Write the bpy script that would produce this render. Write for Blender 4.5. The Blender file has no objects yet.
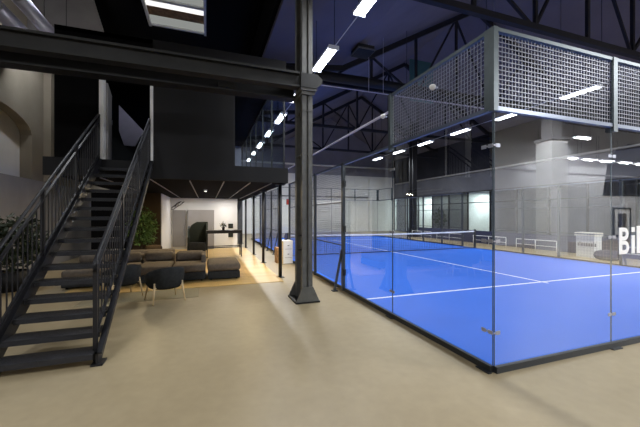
import bpy, math, random
from mathutils import Vector, Matrix
random.seed(7)
S = bpy.context.scene
COL = S.collection
PI = math.pi

# ------------------------------------------------------------------ camera
cam_data = bpy.data.cameras.new('camera')
cam_data.sensor_width = 36.0
cam_data.lens = 318.7 / 640 * 36.0
cam_data.shift_y = (214.8 - 213.5) / 640
cam_data.clip_start = 0.05
cam_data.clip_end = 200
cam = bpy.data.objects.new('camera', cam_data)
cam.location = (-2.95, -2.65, 1.72)
cam.rotation_euler = (PI / 2, 0, -math.radians(19.5))
COL.objects.link(cam)
S.camera = cam

# ------------------------------------------------------------------ world, exposure
w = bpy.data.worlds.new('world')
S.world = w
w.use_nodes = True
w.node_tree.nodes['Background'].inputs[0].default_value = (0.55, 0.6, 0.8, 1)
w.node_tree.nodes['Background'].inputs[1].default_value = 0.05
S.view_settings.view_transform = 'Standard'
S.view_settings.look = 'None'
S.view_settings.gamma = 1
S.view_settings.use_curve_mapping = False
S.view_settings.exposure = 1.03
S.cycles.transparent_max_bounces = 48
S.cycles.max_bounces = 8
S.cycles.caustics_reflective = False
S.cycles.caustics_refractive = False

LAMP_W = 62.0          # power of each twin-tube hall lamp


# ------------------------------------------------------------------ materials
def mat(name, col, rough=0.6, metal=0.0, noise=0.0, scale=4.0, bump=0.0, bscale=40.0, spec=0.5, col2=None, detail=4.0):
    m = bpy.data.materials.new(name)
    m.use_nodes = True
    nt = m.node_tree
    b = nt.nodes['Principled BSDF']
    b.inputs['Base Color'].default_value = (*col, 1)
    b.inputs['Roughness'].default_value = rough
    b.inputs['Metallic'].default_value = metal
    b.inputs['Specular IOR Level'].default_value = spec
    tc = nt.nodes.new('ShaderNodeTexCoord')
    if noise > 0 or col2:
        n = nt.nodes.new('ShaderNodeTexNoise')
        n.inputs['Scale'].default_value = scale
        n.inputs['Detail'].default_value = detail
        nt.links.new(tc.outputs['Object'], n.inputs['Vector'])
        r = nt.nodes.new('ShaderNodeValToRGB')
        r.color_ramp.elements[0].position = 0.3
        r.color_ramp.elements[1].position = 0.7
        a = col2 if col2 else tuple(c * (1 - noise) for c in col)
        z = col if col2 else tuple(min(1, c * (1 + noise)) for c in col)
        r.color_ramp.elements[0].color = (*a, 1)
        r.color_ramp.elements[1].color = (*z, 1)
        nt.links.new(n.outputs['Fac'], r.inputs['Fac'])
        nt.links.new(r.outputs['Color'], b.inputs['Base Color'])
    if bump > 0:
        n2 = nt.nodes.new('ShaderNodeTexNoise')
        n2.inputs['Scale'].default_value = bscale
        n2.inputs['Detail'].default_value = 3
        nt.links.new(tc.outputs['Object'], n2.inputs['Vector'])
        bp = nt.nodes.new('ShaderNodeBump')
        bp.inputs['Strength'].default_value = bump
        bp.inputs['Distance'].default_value = 0.01
        nt.links.new(n2.outputs['Fac'], bp.inputs['Height'])
        nt.links.new(bp.outputs['Normal'], b.inputs['Normal'])
    return m


def emit(name, col, strength):
    m = bpy.data.materials.new(name)
    m.use_nodes = True
    nt = m.node_tree
    nt.nodes.remove(nt.nodes['Principled BSDF'])
    e = nt.nodes.new('ShaderNodeEmission')
    e.inputs[0].default_value = (*col, 1)
    e.inputs[1].default_value = strength
    nt.links.new(e.outputs[0], nt.nodes['Material Output'].inputs[0])
    return m


def glass(name, tint=(0.96, 0.985, 0.975), ior=1.55, rough=0.0, haze=0.0):
    m = bpy.data.materials.new(name)
    m.use_nodes = True
    nt = m.node_tree
    nt.nodes.remove(nt.nodes['Principled BSDF'])
    t = nt.nodes.new('ShaderNodeBsdfTransparent')
    t.inputs[0].default_value = (*tint, 1)
    g = nt.nodes.new('ShaderNodeBsdfGlossy')
    g.inputs['Roughness'].default_value = rough
    f = nt.nodes.new('ShaderNodeFresnel')
    f.inputs['IOR'].default_value = ior
    mx = nt.nodes.new('ShaderNodeMixShader')
    ge = nt.nodes.new('ShaderNodeNewGeometry')      # the pane reflects at its front surface only
    iv = nt.nodes.new('ShaderNodeMath')
    iv.operation = 'SUBTRACT'
    iv.inputs[0].default_value = 1.0
    nt.links.new(ge.outputs['Backfacing'], iv.inputs[1])
    mu = nt.nodes.new('ShaderNodeMath')
    mu.operation = 'MULTIPLY'
    nt.links.new(f.outputs[0], mu.inputs[0])
    nt.links.new(iv.outputs[0], mu.inputs[1])
    nt.links.new(mu.outputs[0], mx.inputs[0])
    nt.links.new(t.outputs[0], mx.inputs[1])
    nt.links.new(g.outputs[0], mx.inputs[2])
    nt.links.new(mx.outputs[0], nt.nodes['Material Output'].inputs[0])
    return m


def concrete():
    m = mat('polished_concrete', (0.42, 0.36, 0.265), 0.42, spec=0.35)
    nt = m.node_tree
    b = nt.nodes['Principled BSDF']
    tc = nt.nodes['Texture Coordinate']
    n = nt.nodes.new('ShaderNodeTexNoise')
    n.inputs['Scale'].default_value = 0.55
    n.inputs['Detail'].default_value = 7
    n.inputs['Roughness'].default_value = 0.62
    nt.links.new(tc.outputs['Object'], n.inputs['Vector'])
    r = nt.nodes.new('ShaderNodeValToRGB')
    e = r.color_ramp.elements
    e[0].position, e[0].color = 0.3, (0.27, 0.215, 0.128, 1)
    e[1].position, e[1].color = 0.7, (0.34, 0.275, 0.17, 1)
    nt.links.new(n.outputs['Fac'], r.inputs['Fac'])
    n2 = nt.nodes.new('ShaderNodeTexNoise')
    n2.inputs['Scale'].default_value = 9
    n2.inputs['Detail'].default_value = 6
    nt.links.new(tc.outputs['Object'], n2.inputs['Vector'])
    mx = nt.nodes.new('ShaderNodeMixRGB')
    mx.blend_type = 'OVERLAY'
    mx.inputs[0].default_value = 0.12
    nt.links.new(r.outputs[0], mx.inputs[1])
    nt.links.new(n2.outputs['Fac'], mx.inputs[2])
    nt.links.new(mx.outputs[0], b.inputs['Base Color'])
    return m


def planks(name, c1, c2, width=0.14, length=1.6):
    m = mat(name, c1, 0.4)
    nt = m.node_tree
    b = nt.nodes['Principled BSDF']
    tc = nt.nodes['Texture Coordinate']
    mp = nt.nodes.new('ShaderNodeMapping')
    mp.inputs['Rotation'].default_value = (0, 0, 0)
    nt.links.new(tc.outputs['Object'], mp.inputs[0])
    br = nt.nodes.new('ShaderNodeTexBrick')
    br.inputs['Color1'].default_value = (*c1, 1)
    br.inputs['Color2'].default_value = (*c2, 1)
    br.inputs['Mortar'].default_value = (*(c * 0.5 for c in c2), 1)
    br.inputs['Scale'].default_value = 1
    br.inputs['Mortar Size'].default_value = 0.004
    br.inputs['Brick Width'].default_value = length
    br.inputs['Row Height'].default_value = width
    nt.links.new(mp.outputs[0], br.inputs['Vector'])
    nt.links.new(br.outputs[0], b.inputs['Base Color'])
    return m


M = dict(
    concrete=concrete(),
    turf=mat('blue_turf', (0.032, 0.145, 0.66), 0.85, noise=0.05, scale=60, bump=0.25, bscale=300, spec=0.15),
    line=mat('court_line_white', (0.85, 0.88, 0.92), 0.8, spec=0.2),
    black=mat('black_paint', (0.007, 0.007, 0.008), 0.6, noise=0.2, scale=3, spec=0.3),
    blackwall=mat('black_wall_board', (0.004, 0.004, 0.0045), 0.9, noise=0.12, scale=2, spec=0.06),
    roofblack=mat('black_roof_lining', (0.006, 0.006, 0.007), 0.9, spec=0.1),
    fascia=mat('anthracite_board', (0.019, 0.019, 0.020), 0.8, noise=0.08, scale=2, spec=0.15),
    steel=mat('grey_painted_steel', (0.10, 0.10, 0.096), 0.5, noise=0.18, scale=8, spec=0.4),
    beam=mat('dark_grey_beam_paint', (0.014, 0.014, 0.0138), 0.6, noise=0.25, scale=5, spec=0.35),
    darksteel=mat('dark_steel', (0.007, 0.007, 0.0095), 0.5, spec=0.4),
    truss=mat('truss_paint', (0.012, 0.012, 0.017), 0.7, spec=0.2),
    frame=mat('enclosure_frame', (0.07, 0.09, 0.10), 0.4, metal=0.3, noise=0.1, scale=10),
    rail=mat('enclosure_top_rail', (0.12, 0.14, 0.19), 0.3, metal=0.4),
    post=mat('enclosure_post', (0.05, 0.06, 0.07), 0.4, metal=0.2),
    base=mat('enclosure_base_rail', (0.015, 0.018, 0.022), 0.5),
    wire=mat('galvanised_wire', (0.17, 0.175, 0.2), 0.4, metal=0.3),
    clamp=mat('clamp_steel', (0.35, 0.36, 0.42), 0.35, metal=0.5),
    glass=glass('safety_glass', (0.975, 0.99, 0.988), ior=2.3),
    glass2=glass('room_glass', (0.9, 0.94, 0.95), ior=1.5),
    glassedge=mat('glass_edge', (0.10, 0.13, 0.16), 0.2, spec=0.8),
    roof=mat('roof_lining', (0.13, 0.12, 0.145), 0.9, noise=0.1, scale=0.7, spec=0.1),
    white=mat('white_wall_paint', (0.78, 0.78, 0.77), 0.85, noise=0.04, scale=1.2, spec=0.2),
    greywhite=mat('old_plaster', (0.33, 0.32, 0.32), 0.9, noise=0.15, scale=0.9, spec=0.1),
    warmplaster=mat('warm_plaster', (0.30, 0.265, 0.21), 0.9, noise=0.15, scale=0.9, spec=0.1),
    palegrey=mat('pale_grey_wall', (0.6, 0.6, 0.61), 0.9, noise=0.06, scale=1.0, spec=0.1),
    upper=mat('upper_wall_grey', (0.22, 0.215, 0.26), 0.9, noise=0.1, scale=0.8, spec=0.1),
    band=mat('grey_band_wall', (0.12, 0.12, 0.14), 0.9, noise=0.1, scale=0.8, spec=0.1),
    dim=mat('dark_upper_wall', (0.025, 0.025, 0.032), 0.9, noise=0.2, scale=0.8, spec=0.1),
    brown=mat('brown_wall', (0.055, 0.038, 0.022), 0.8, noise=0.3, scale=1.2, spec=0.15),
    wood=planks('oak_floor', (0.62, 0.43, 0.17), (0.52, 0.35, 0.13)),
    oak=mat('oak', (0.62, 0.47, 0.27), 0.5, noise=0.12, scale=12),
    mat_=mat('woven_mat', (0.27, 0.235, 0.15), 0.9, noise=0.1, scale=30),
    sofa=mat('taupe_upholstery', (0.13, 0.11, 0.092), 0.95, noise=0.14, scale=14, bump=0.3, bscale=160, spec=0.1),
    sofadark=mat('charcoal_upholstery', (0.03, 0.032, 0.034), 0.95, noise=0.2, scale=18, bump=0.3, bscale=160, spec=0.1),
    felt=mat('dark_green_felt', (0.035, 0.042, 0.038), 0.95, spec=0.1),
    lock=mat('grey_laminate', (0.27, 0.26, 0.26), 0.5, noise=0.03, scale=3),
    duct=mat('duct_metal', (0.42, 0.40, 0.50), 0.45, metal=0.1, noise=0.08, scale=5),
    leaf=mat('leaf', (0.05, 0.12, 0.028), 0.5, col2=(0.13, 0.2, 0.06), scale=6),
    leafdark=mat('leaf_dark', (0.02, 0.035, 0.015), 0.6, col2=(0.04, 0.05, 0.025), scale=6),
    stem=mat('stem', (0.06, 0.04, 0.02), 0.8),
    tube=emit('lamp_tube', (0.93, 0.95, 1.0), 9.0),
    lampbody=mat('lamp_housing', (0.6, 0.62, 0.68), 0.4),
    red=mat('red_enamel', (0.35, 0.03, 0.02), 0.4),
    netm=mat('net_cord', (0.015, 0.015, 0.03), 0.8),
    navy=mat('navy_panel', (0.02, 0.025, 0.07), 0.7),
    grille=mat('tread_grating', (0.010, 0.010, 0.013), 0.45, noise=0.4, scale=90, detail=1, bump=0.8, bscale=220, spec=0.5),
    teal=mat('teal_glazing', (0.04, 0.11, 0.13), 0.3),
    rust=mat('rusty_board', (0.30, 0.17, 0.08), 0.8, noise=0.4, scale=9),
    sky=emit('skylight_pane', (1.0, 0.98, 0.95), .55),
    skydull=emit('skylight_pane_grey', (0.75, 0.78, 0.74), 0.17),  # weaker, greyer emission for the lower and upper panes
    decal=mat('white_vinyl_lettering', (0.88, 0.88, 0.9), 0.6),
    greyprint=mat('grey_print', (0.25, 0.25, 0.27), 0.7),
    cream=mat('cream_laminate', (0.72, 0.68, 0.58), 0.5),
    indicator=emit('downlight', (1.0, 0.93, 0.8), 4),
    slat=mat('fluted_dark', (0.018, 0.018, 0.02), 0.7),
)


# ------------------------------------------------------------------ mesh builder
def wloc(o):
    v = Vector((0, 0, 0))
    while o:
        v += o.location
        o = o.parent
    return v


class MB:
    def __init__(self):
        self.v, self.f, self.s = [], [], []

    def add(self, vs, fs, smooth=False):
        n = len(self.v)
        self.v += [Vector(p) for p in vs]
        self.f += [tuple(i + n for i in f) for f in fs]
        self.s += [smooth] * len(fs)
        return self

    def box(self, x0, x1, y0, y1, z0, z1):
        x0, x1 = min(x0, x1), max(x0, x1)
        y0, y1 = min(y0, y1), max(y0, y1)
        z0, z1 = min(z0, z1), max(z0, z1)
        vs = [(x0, y0, z0), (x1, y0, z0), (x1, y1, z0), (x0, y1, z0), (x0, y0, z1), (x1, y0, z1), (x1, y1, z1), (x0, y1, z1)]
        return self.add(vs, [(0, 3, 2, 1), (4, 5, 6, 7), (0, 1, 5, 4), (1, 2, 6, 5), (2, 3, 7, 6), (3, 0, 4, 7)])

    def bar(self, a, b, w, h=None, up=(0, 0, 1)):
        a, b = Vector(a), Vector(b)
        h = h or w
        d = (b - a).normalized()
        u = Vector(up)
        if abs(d.dot(u)) > 0.98:
            u = Vector((0, 1, 0))
        s = d.cross(u).normalized()
        u = s.cross(d).normalized()
        vs = []
        for p in (a, b):
            for i, j in ((-1, -1), (1, -1), (1, 1), (-1, 1)):
                vs.append(p + s * (w / 2 * i) + u * (h / 2 * j))
        return self.add(vs, [(3, 2, 1, 0), (4, 5, 6, 7), (0, 1, 5, 4), (1, 2, 6, 5), (2, 3, 7, 6), (3, 0, 4, 7)])

    def tube(self, pts, r, n=8, r2=None):
        pts = [Vector(p) for p in pts]
        rings = []
        for k, p in enumerate(pts):
            d = (pts[min(k + 1, len(pts) - 1)] - pts[max(k - 1, 0)]).normalized()
            u = Vector((0, 0, 1)) if abs(d.z) < 0.95 else Vector((0, 1, 0))
            s = d.cross(u).normalized()
            u = s.cross(d).normalized()
            rr = r if r2 is None else r + (r2 - r) * k / (len(pts) - 1)
            rings.append([p + (s * math.cos(2 * PI * i / n) + u * math.sin(2 * PI * i / n)) * rr for i in range(n)])
        vs = [q for ring in rings for q in ring]
        fs = []
        for k in range(len(pts) - 1):
            for i in range(n):
                j = (i + 1) % n
                fs.append((k * n + i, k * n + j, (k + 1) * n + j, (k + 1) * n + i))
        self.add(vs, fs, True)
        m = len(self.v) - len(vs)
        self.f.append(tuple(m + i for i in reversed(range(n))))
        self.f.append(tuple(m + (len(pts) - 1) * n + i for i in range(n)))
        self.s += [False, False]
        return self

    def lathe(self, prof, c=(0, 0, 0), n=20):
        c = Vector(c)
        vs = [c + Vector((r * math.cos(2 * PI * i / n), r * math.sin(2 * PI * i / n), z)) for r, z in prof for i in range(n)]
        fs = []
        for k in range(len(prof) - 1):
            for i in range(n):
                j = (i + 1) % n
                fs.append((k * n + i, k * n + j, (k + 1) * n + j, (k + 1) * n + i))
        self.add(vs, fs, True)
        m = len(self.v) - len(vs)
        self.f += [tuple(m + i for i in reversed(range(n))), tuple(m + (len(prof) - 1) * n + i for i in range(n))]
        self.s += [False, False]
        return self

    def prism(self, poly, axis, a, b):
        """poly: 2D outline in the plane across axis, extruded from a to b."""
        def P(p, t):
            return {'x': (t, p[0], p[1]), 'y': (p[0], t, p[1]), 'z': (p[0], p[1], t)}[axis]
        n = len(poly)
        vs = [P(p, a) for p in poly] + [P(p, b) for p in poly]
        fs = [tuple(range(n))[::-1], tuple(range(n, 2 * n))]
        for i in range(n):
            j = (i + 1) % n
            fs.append((i, j, n + j, n + i))
        return self.add(vs, fs)

    def soft(self, x0, x1, y0, y1, z0, z1, r=0.05, puff=0.0):
        """cushion: rounded box."""
        n = 6
        cx, cy, cz = (x0 + x1) / 2, (y0 + y1) / 2, (z0 + z1) / 2
        hx, hy, hz = (x1 - x0) / 2, (y1 - y0) / 2, (z1 - z0) / 2
        import itertools
        idx, vs, fs = {}, [], []
        r = min(r, hx, hy, hz)

        def cl(t, h):
            return max(-(h - r), min(h - r, t))

        def vid(i, j, k):
            key = (i, j, k)
            if key not in idx:
                p = []
                for t, h in ((i, hx), (j, hy), (k, hz)):
                    u = {0: -h, 1: -h + r * 0.3, 2: -h + r, 3: 0, 4: h - r, 5: h - r * 0.3, 6: h}[t]
                    p.append(u)
                q = Vector((cl(p[0], hx), cl(p[1], hy), cl(p[2], hz)))
                d = Vector(p) - q
                if d.length > 1e-9:
                    d = d.normalized() * r
                q = q + d
                a, b, c = q.x / hx, q.y / hy, q.z / hz
                q = q + Vector((math.copysign(max(0, 1 - b * b) * max(0, 1 - c * c) * puff, a) if abs(a) > .97 else 0,
                                math.copysign(max(0, 1 - a * a) * max(0, 1 - c * c) * puff, b) if abs(b) > .97 else 0,
                                math.copysign(max(0, 1 - b * b) * max(0, 1 - a * a) * puff, c) if abs(c) > .97 else 0))
                idx[key] = len(vs)
                vs.append((cx + q.x, cy + q.y, cz + q.z))
            return idx[key]
        for a in range(n):
            for b in range(n):
                for (t, rev) in ((0, True), (n, False)):
                    for ax in range(3):
                        def K(p, q):
                            return {0: (t, p, q), 1: (q, t, p), 2: (p, q, t)}[ax]
                        q4 = [vid(*K(a, b)), vid(*K(a + 1, b)), vid(*K(a + 1, b + 1)), vid(*K(a, b + 1))]
                        fs.append(tuple(q4[::-1] if rev else q4))
        return self.add(vs, fs, True)

    def build(self, name, m, parent=None, world=True, base=None):
        me = bpy.data.meshes.new(name)
        if parent:
            off = wloc(parent) if world else Vector((0, 0, 0))
        else:
            xs = [p for p in self.v]
            mn = Vector((min(p.x for p in xs), min(p.y for p in xs), min(p.z for p in xs)))
            mxx = Vector((max(p.x for p in xs), max(p.y for p in xs), 0))
            off = Vector(base) if base else Vector(((mn.x + mxx.x) / 2, (mn.y + mxx.y) / 2, mn.z))
        me.from_pydata([p - off for p in self.v], [], self.f)
        for p, s in zip(me.polygons, self.s):
            p.use_smooth = s
        me.materials.append(m)
        me.update()
        o = bpy.data.objects.new(name, me)
        COL.objects.link(o)
        if parent:
            o.parent = parent
        else:
            o.location = off
        return o


def tag(o, label=None, cat=None, group=None, kind=None):
    if label: o['label'] = label
    if cat: o['category'] = cat
    if group: o['group'] = group
    if kind: o['kind'] = kind
    return o


def thing(name, label, cat, loc=(0, 0, 0), group=None):
    o = bpy.data.objects.new(name, None)
    o.empty_display_size = 0.1
    o.location = loc
    COL.objects.link(o)
    return tag(o, label, cat, group)


def struct(name, mb, m, parent=None):
    o = mb.build(name, m, parent)
    if not parent:
        o['kind'] = 'structure'
    return o


def dup(root, loc, rz=0.0, label=None, group=None):
    r = root.copy()
    COL.objects.link(r)
    r.location = loc
    r.rotation_euler = (0, 0, rz)
    if label: r['label'] = label
    if group: r['group'] = group
    for ch in list(root.children):
        c = ch.copy()
        COL.objects.link(c)
        c.parent = r
        for g in list(ch.children):
            d = g.copy()
            COL.objects.link(d)
            d.parent = c
    return r


# ================================================================== THE HALL
EAVE = 7.0
RIDGE_X, RIDGE_Z = 8.65, 11.3
XR = 16.0          # right wall of the court hall
YF = 27.0          # far wall
YB = -11.0         # wall behind the photographer


def roof_z(x):
    if x < -1.1:
        return 8.6
    d = abs(x - RIDGE_X)
    return RIDGE_Z - .555 * d if d < 6.65 else 7.61 - .12 * (d - 6.65)


struct('floor', MB().box(-8.4, 27, YB - 0.3, YF + 0.3, -0.2, 0), M['concrete'])
g = MB()
xs = [-1.1, 2.0, RIDGE_X, 15.3, 17.3]
for a, b in zip(xs, xs[1:]):
    g.prism([(a, roof_z(a)), (b, roof_z(b)), (b, roof_z(b) + .15), (a, roof_z(a) + .15)], 'y', YB - .3, YF + .3)
struct('ceiling', g, M['roof'])
struct('ceiling_side_hall', MB().box(17.3, 27.3, YB - .3, 0.3, 7.4, 7.6), M['roof'])
struct('ceiling_mezzanine_bay', MB().box(-6.0, -1.1, 5.5, 7.6, 8.6, 8.75).box(-6.0, -4.9, 7.6, 10.12, 8.6, 8.75).box(-2.98, -1.1, 7.6, 10.12, 8.6, 8.75).box(-6.0, -1.1, 10.12, YF, 8.6, 8.75).box(-8.4, -1.1, YB, 5.5, 8.6, 8.75).box(-8.4, -6.0, 5.5, YF, 9.6, 9.75), M['roofblack'])
struct('trim_1', MB().box(-1.2, -1.0, YB, YF, 7.45, 8.7), M['roofblack'])
struct('wall_far', MB().box(-8.4, 16.3, YF, YF + .3, 0, 5.7), M['white'])
struct('wall_far_upper', MB().box(-8.4, 16.3, YF, YF + .3, 5.7, 11.5), M['upper'])
struct('wall_back', MB().box(-8.4, 27.3, YB - .3, YB, 0, 8.6), M['palegrey'])
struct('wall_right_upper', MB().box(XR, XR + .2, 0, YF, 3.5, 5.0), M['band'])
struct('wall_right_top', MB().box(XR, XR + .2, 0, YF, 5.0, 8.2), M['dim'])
struct('wall_side_hall_end', MB().box(27, 27.3, YB, 0, 0, 7.5), M['white'])
struct('wall_side_hall', MB().box(16.2, 27.3, 0, 0.3, 0, 7.5), M['white'])

# left wall with arched window niches and a lighter dado
g = MB()
AR = [(7.0, 2.0), (11.0, 2.0)]
# wall pieces between arched niches (outline in y-z)
def arch_wall(y0, y1, z0, z1, niche):
    m = MB()
    n0, n1, sill, spring = niche
    m.box(-8.3, -8.0, y0, n0, z0, z1)
    m.box(-8.3, -8.0, n1, y1, z0, z1)
    m.box(-8.3, -8.0, n0, n1, z0, sill)
    N = 12
    poly = [(n1, z1), (n0, z1)]
    c, rad = (n0 + n1) / 2, (n1 - n0) / 2
    for i in range(N + 1):
        a = PI - PI * i / N
        poly.append((c + rad * math.cos(a), spring + 0.3 * rad * math.sin(a)))
    # split to quads for a clean concave outline
    for i in range(N):
        a0, a1 = poly[2 + i], poly[3 + i]
        m.prism([(a0[0], a0[1]), (a1[0], a1[1]), (a1[0], z1), (a0[0], z1)], 'x', -8.3, -8.0)
    return m
struct('wall_left', arch_wall(2.0, 10.2, 2.78, 9.6, (6.0, 9.48, 2.8, 4.15)), M['warmplaster'])
struct('wall_left_rear', MB().box(-8.3, -8.0, 10.2, YF, 2.78, 9.6), M['warmplaster'])
struct('wall_left_near', MB().box(-8.3, -8.0, YB, 2.0, 2.78, 8.7), M['warmplaster'])
struct('wall_left_dado', MB().box(-8.3, -7.9, YB, YF, 0, 2.78), M['greywhite'])
g = MB().box(-8.42, -8.3, 5.8, 9.7, 2.7, 5.6)
struct('window_1', g, M['white'])
struct('trim_2', MB().box(-8.0, -7.8, 10.2, 10.9, 2.78, 7.5), M['warmplaster'])
# pale gable piece over the black box
P4 = [(-9.2, 8.2), (-6.9, 9.0), (-7.3, 11.2), (-9.2, 11.2)]
struct('wall_gable', MB().prism([(-8.0, 6.6), (-5.75, 6.6), (-6.1, 7.68), (-6.42, 8.8), (-6.42, 9.6), (-8.0, 9.6)], 'y', 9.2, 9.4), M['greywhite'])

# ------------------------------------------------------------------ mezzanine box (black room on posts)
FX0, FX1, FY, FYE = -5.97, -1.01, 5.5, 17.2
FZ0, FZ1 = 2.55, 2.93
mz = MB()
mz.box(FX0, FX1, FY + 0.02, FYE, FZ0 + 0.06, FZ1)
struct('floor_mezzanine', mz, M['blackwall'])
struct('trim_3', MB().box(FX0 - .18, FX1, FY - .04, FY + .02, FZ0, FZ1), M['fascia'])
struct('trim_4', MB().box(FX1 - .0, FX1 + .05, FY - .04, FYE, FZ0, FZ1), M['fascia'])
# front wall with door opening (x -5.13..-4.13) and the glazed corner (x > -2.32)
g = MB()
g.box(FX0, -5.14, FY, FY + .12, FZ1, 5.72)
g.box(-5.14, -4.12, FY, FY + .12, 4.72, 5.72)
struct('wall_mezzanine_left', g, M['blackwall'])
g = MB()
g.box(-4.12, -2.34, FY - .03, FY + .12, FZ1, 5.72)
g.box(-2.34, FX1, FY - .03, FY + .12, 4.72, 5.72)
struct('wall_mezzanine_front', g, M['fascia'])
struct('wall_mezzanine_inner', MB().box(-4.0, -3.9, FY + .12, 10.0, FZ1, 5.72).box(FX0, FX0 + .1, FY + .12, 16, FZ0, 5.72), M['blackwall'])
struct('wall_mezzanine_back', MB().box(FX0, -1.1, 16.0, 16.1, FZ1, 5.72), M['upper'])
struct('ceiling_mezzanine_room', MB().box(FX0, FX1, FY, 16.0, 5.62, 5.72), M['roofblack'])
# glazed corner windows
wroot = MB().box(-2.34, -2.30, FY, FY + .08, FZ1, 4.72)
wf = struct('window_2', wroot, M['darksteel'])
MB().box(-2.30, -1.05, FY + .02, FY + .04, FZ1, 4.72).build('pane', M['glass2'], wf)
g = MB()
for y in (5.52, 7.2, 8.9, 10.6, 12.3, 14.0, 15.9):
    g.box(-1.07, -1.03, y, y + .05, FZ1, 5.62)
g.box(-1.07, -1.03, 5.52, 16, 5.56, 5.62)
wf = struct('window_3', g, M['darksteel'])
MB().box(-1.055, -1.045, 5.56, 15.9, FZ1, 5.56).build('pane', M['glass2'], wf)
# door at the head of the stairs
d = struct('door_1', MB().box(-5.16, -5.08, FY - .04, FY + .14, FZ1, 4.72).box(-4.17, -4.11, FY - .06, FY + .14, FZ1, 4.70), M['white'])
lf = MB().prism([(-5.08, 5.64), (-5.04, 5.64), (-5.17, 6.5), (-5.21, 6.5)], 'z', FZ1 + .02, 4.66).build('door_leaf', M['lock'], d)
MB().box(-5.17, -5.12, 6.28, 6.34, 3.9, 4.02).build('door_handle', M['clamp'], lf)
# light wedge of the room beyond (a pale blue-grey inner wall)
struct('wall_mezzanine_lobby', MB().prism([(-5.36, 4.9), (-4.72, 4.2), (-4.95, 3.74), (-5.23, 3.75), (-5.36, 4.15)], 'y', 8.0, 8.06), M['duct'])
l = bpy.data.lights.new('lobby_fill', 'AREA')  # added fill without a fixture, brightens the pale inner wall
l.size = .4
l.energy = 3
l.color = (.8, .85, 1)
q = bpy.data.objects.new('lobby_fill', l)
q.location = (-4.9, 6.9, 5.5)
COL.objects.link(q)

# mezzanine posts
post_rows = [(6.0, 'nearest the camera'), (8.8, 'second from the front'), (11.3, 'third from the front'), (14.3, 'fourth from the front')]
for i, (y, t) in enumerate(post_rows):
    o = thing('mezzanine_post', 'slim dark steel post under the mezzanine edge, ' + t, 'post', (-1.05, y, 0), 'posts under the mezzanine edge')
    MB().tube([(-1.05, y, 0.012), (-1.05, y, FZ0 - .012)], 0.048, 12).build('shaft', M['darksteel'], o)
    MB().box(-1.15, -.95, y - .1, y + .1, 0, .012).build('base_plate', M['darksteel'], o)
    MB().box(-1.17, -.93, y - .12, y + .12, FZ0 - .012, FZ0).build('head_plate', M['darksteel'], o)
o = thing('mezzanine_post', 'thick grey steel post at the far end of the mezzanine', 'post', (-1.1, 16.9, 0))
MB().box(-1.24, -.96, 16.8, 17.0, 0.02, FZ0).build('shaft', M['steel'], o)
MB().box(-1.3, -.9, 16.7, 17.1, 0, 0.02).build('base_plate', M['steel'], o)

# underside of the mezzanine: dark boards between light strips running away from the camera
g = MB().box(FX0 + .1, FX1 - .02, FY + .05, FYE, FZ0 + .01, FZ0 + .06)
struct('ceiling_lounge', g, M['blackwall'])
for i, x in enumerate((-5.2, -4.2, -3.35, -2.55, -1.9, -1.35)):
    struct('trim_%d' % (10 + i), MB().box(x - .012, x + .012, FY + .2, 14.4, FZ0 - .01, FZ0 + .01), M['lock'])

# lounge back wall and the brown side wall
struct('wall_lounge_back', MB().box(-5.04, -1.46, 14.5, 14.65, 0, FZ0), M['white'])
struct('wall_lounge_side', MB().box(-5.6, -4.64, 11.0, 11.12, 0, FZ0), M['brown'])
struct('wall_lounge_recess', MB().box(-6.9, -5.6, 10.95, 11.1, 0, FZ0), M['blackwall'])
struct('wall_lounge_return', MB().box(-4.74, -4.62, 11.12, 14.5, 0, FZ0), M['white'])
struct('floor_lounge', MB().box(-5.9, -1.09, 5.4, 14.5, 0, 0.012), M['wood'])

# ------------------------------------------------------------------ main steel column and beams
def h_column(name, label, x, y, top, m, w=.30, dep=.50, foot=True, grp=None):
    o = thing(name, label, 'column', (x, y, 0), grp)
    g = MB()
    for s in (-1, 1):
        g.box(x - w / 2, x - w / 2 + .045, y + s * dep / 2 - .06, y + s * dep / 2 + .06, .02, top)
    for s in (-1, 1):
        yy = y + s * dep / 2
        g.box(x - w / 2 + .045, x - .02, yy - .06, yy + .06, .02, top)
        g.box(x + .02, x + w / 2, yy - .06, yy + .06, .02, top)
        g.box(x - .02, x + .02, yy - .02, yy + .06, .02, top)
    g.build('shaft', m, o)
    g = MB().box(x - .025, x + .025, y - dep / 2 + .06, y + dep / 2 - .06, .02, top)
    g.build('web', M['black'], o)
    if foot:
        for s in (-1, 1):
            yy = y + s * (dep / 2 + .085)
            MB().prism([(x - w / 2 - .13, .03), (x + w / 2 + .13, .03), (x + w / 2 + .0, .31), (x - w / 2 - .0, .31)], 'y', yy - .02, yy + .02).build('foot_gusset', m, o)
        MB().box(x - w / 2 - .14, x + w / 2 + .14, y - dep / 2 - .12, y + dep / 2 + .12, 0, .03).build('base_plate', M['black'], o)
    return o

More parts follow.
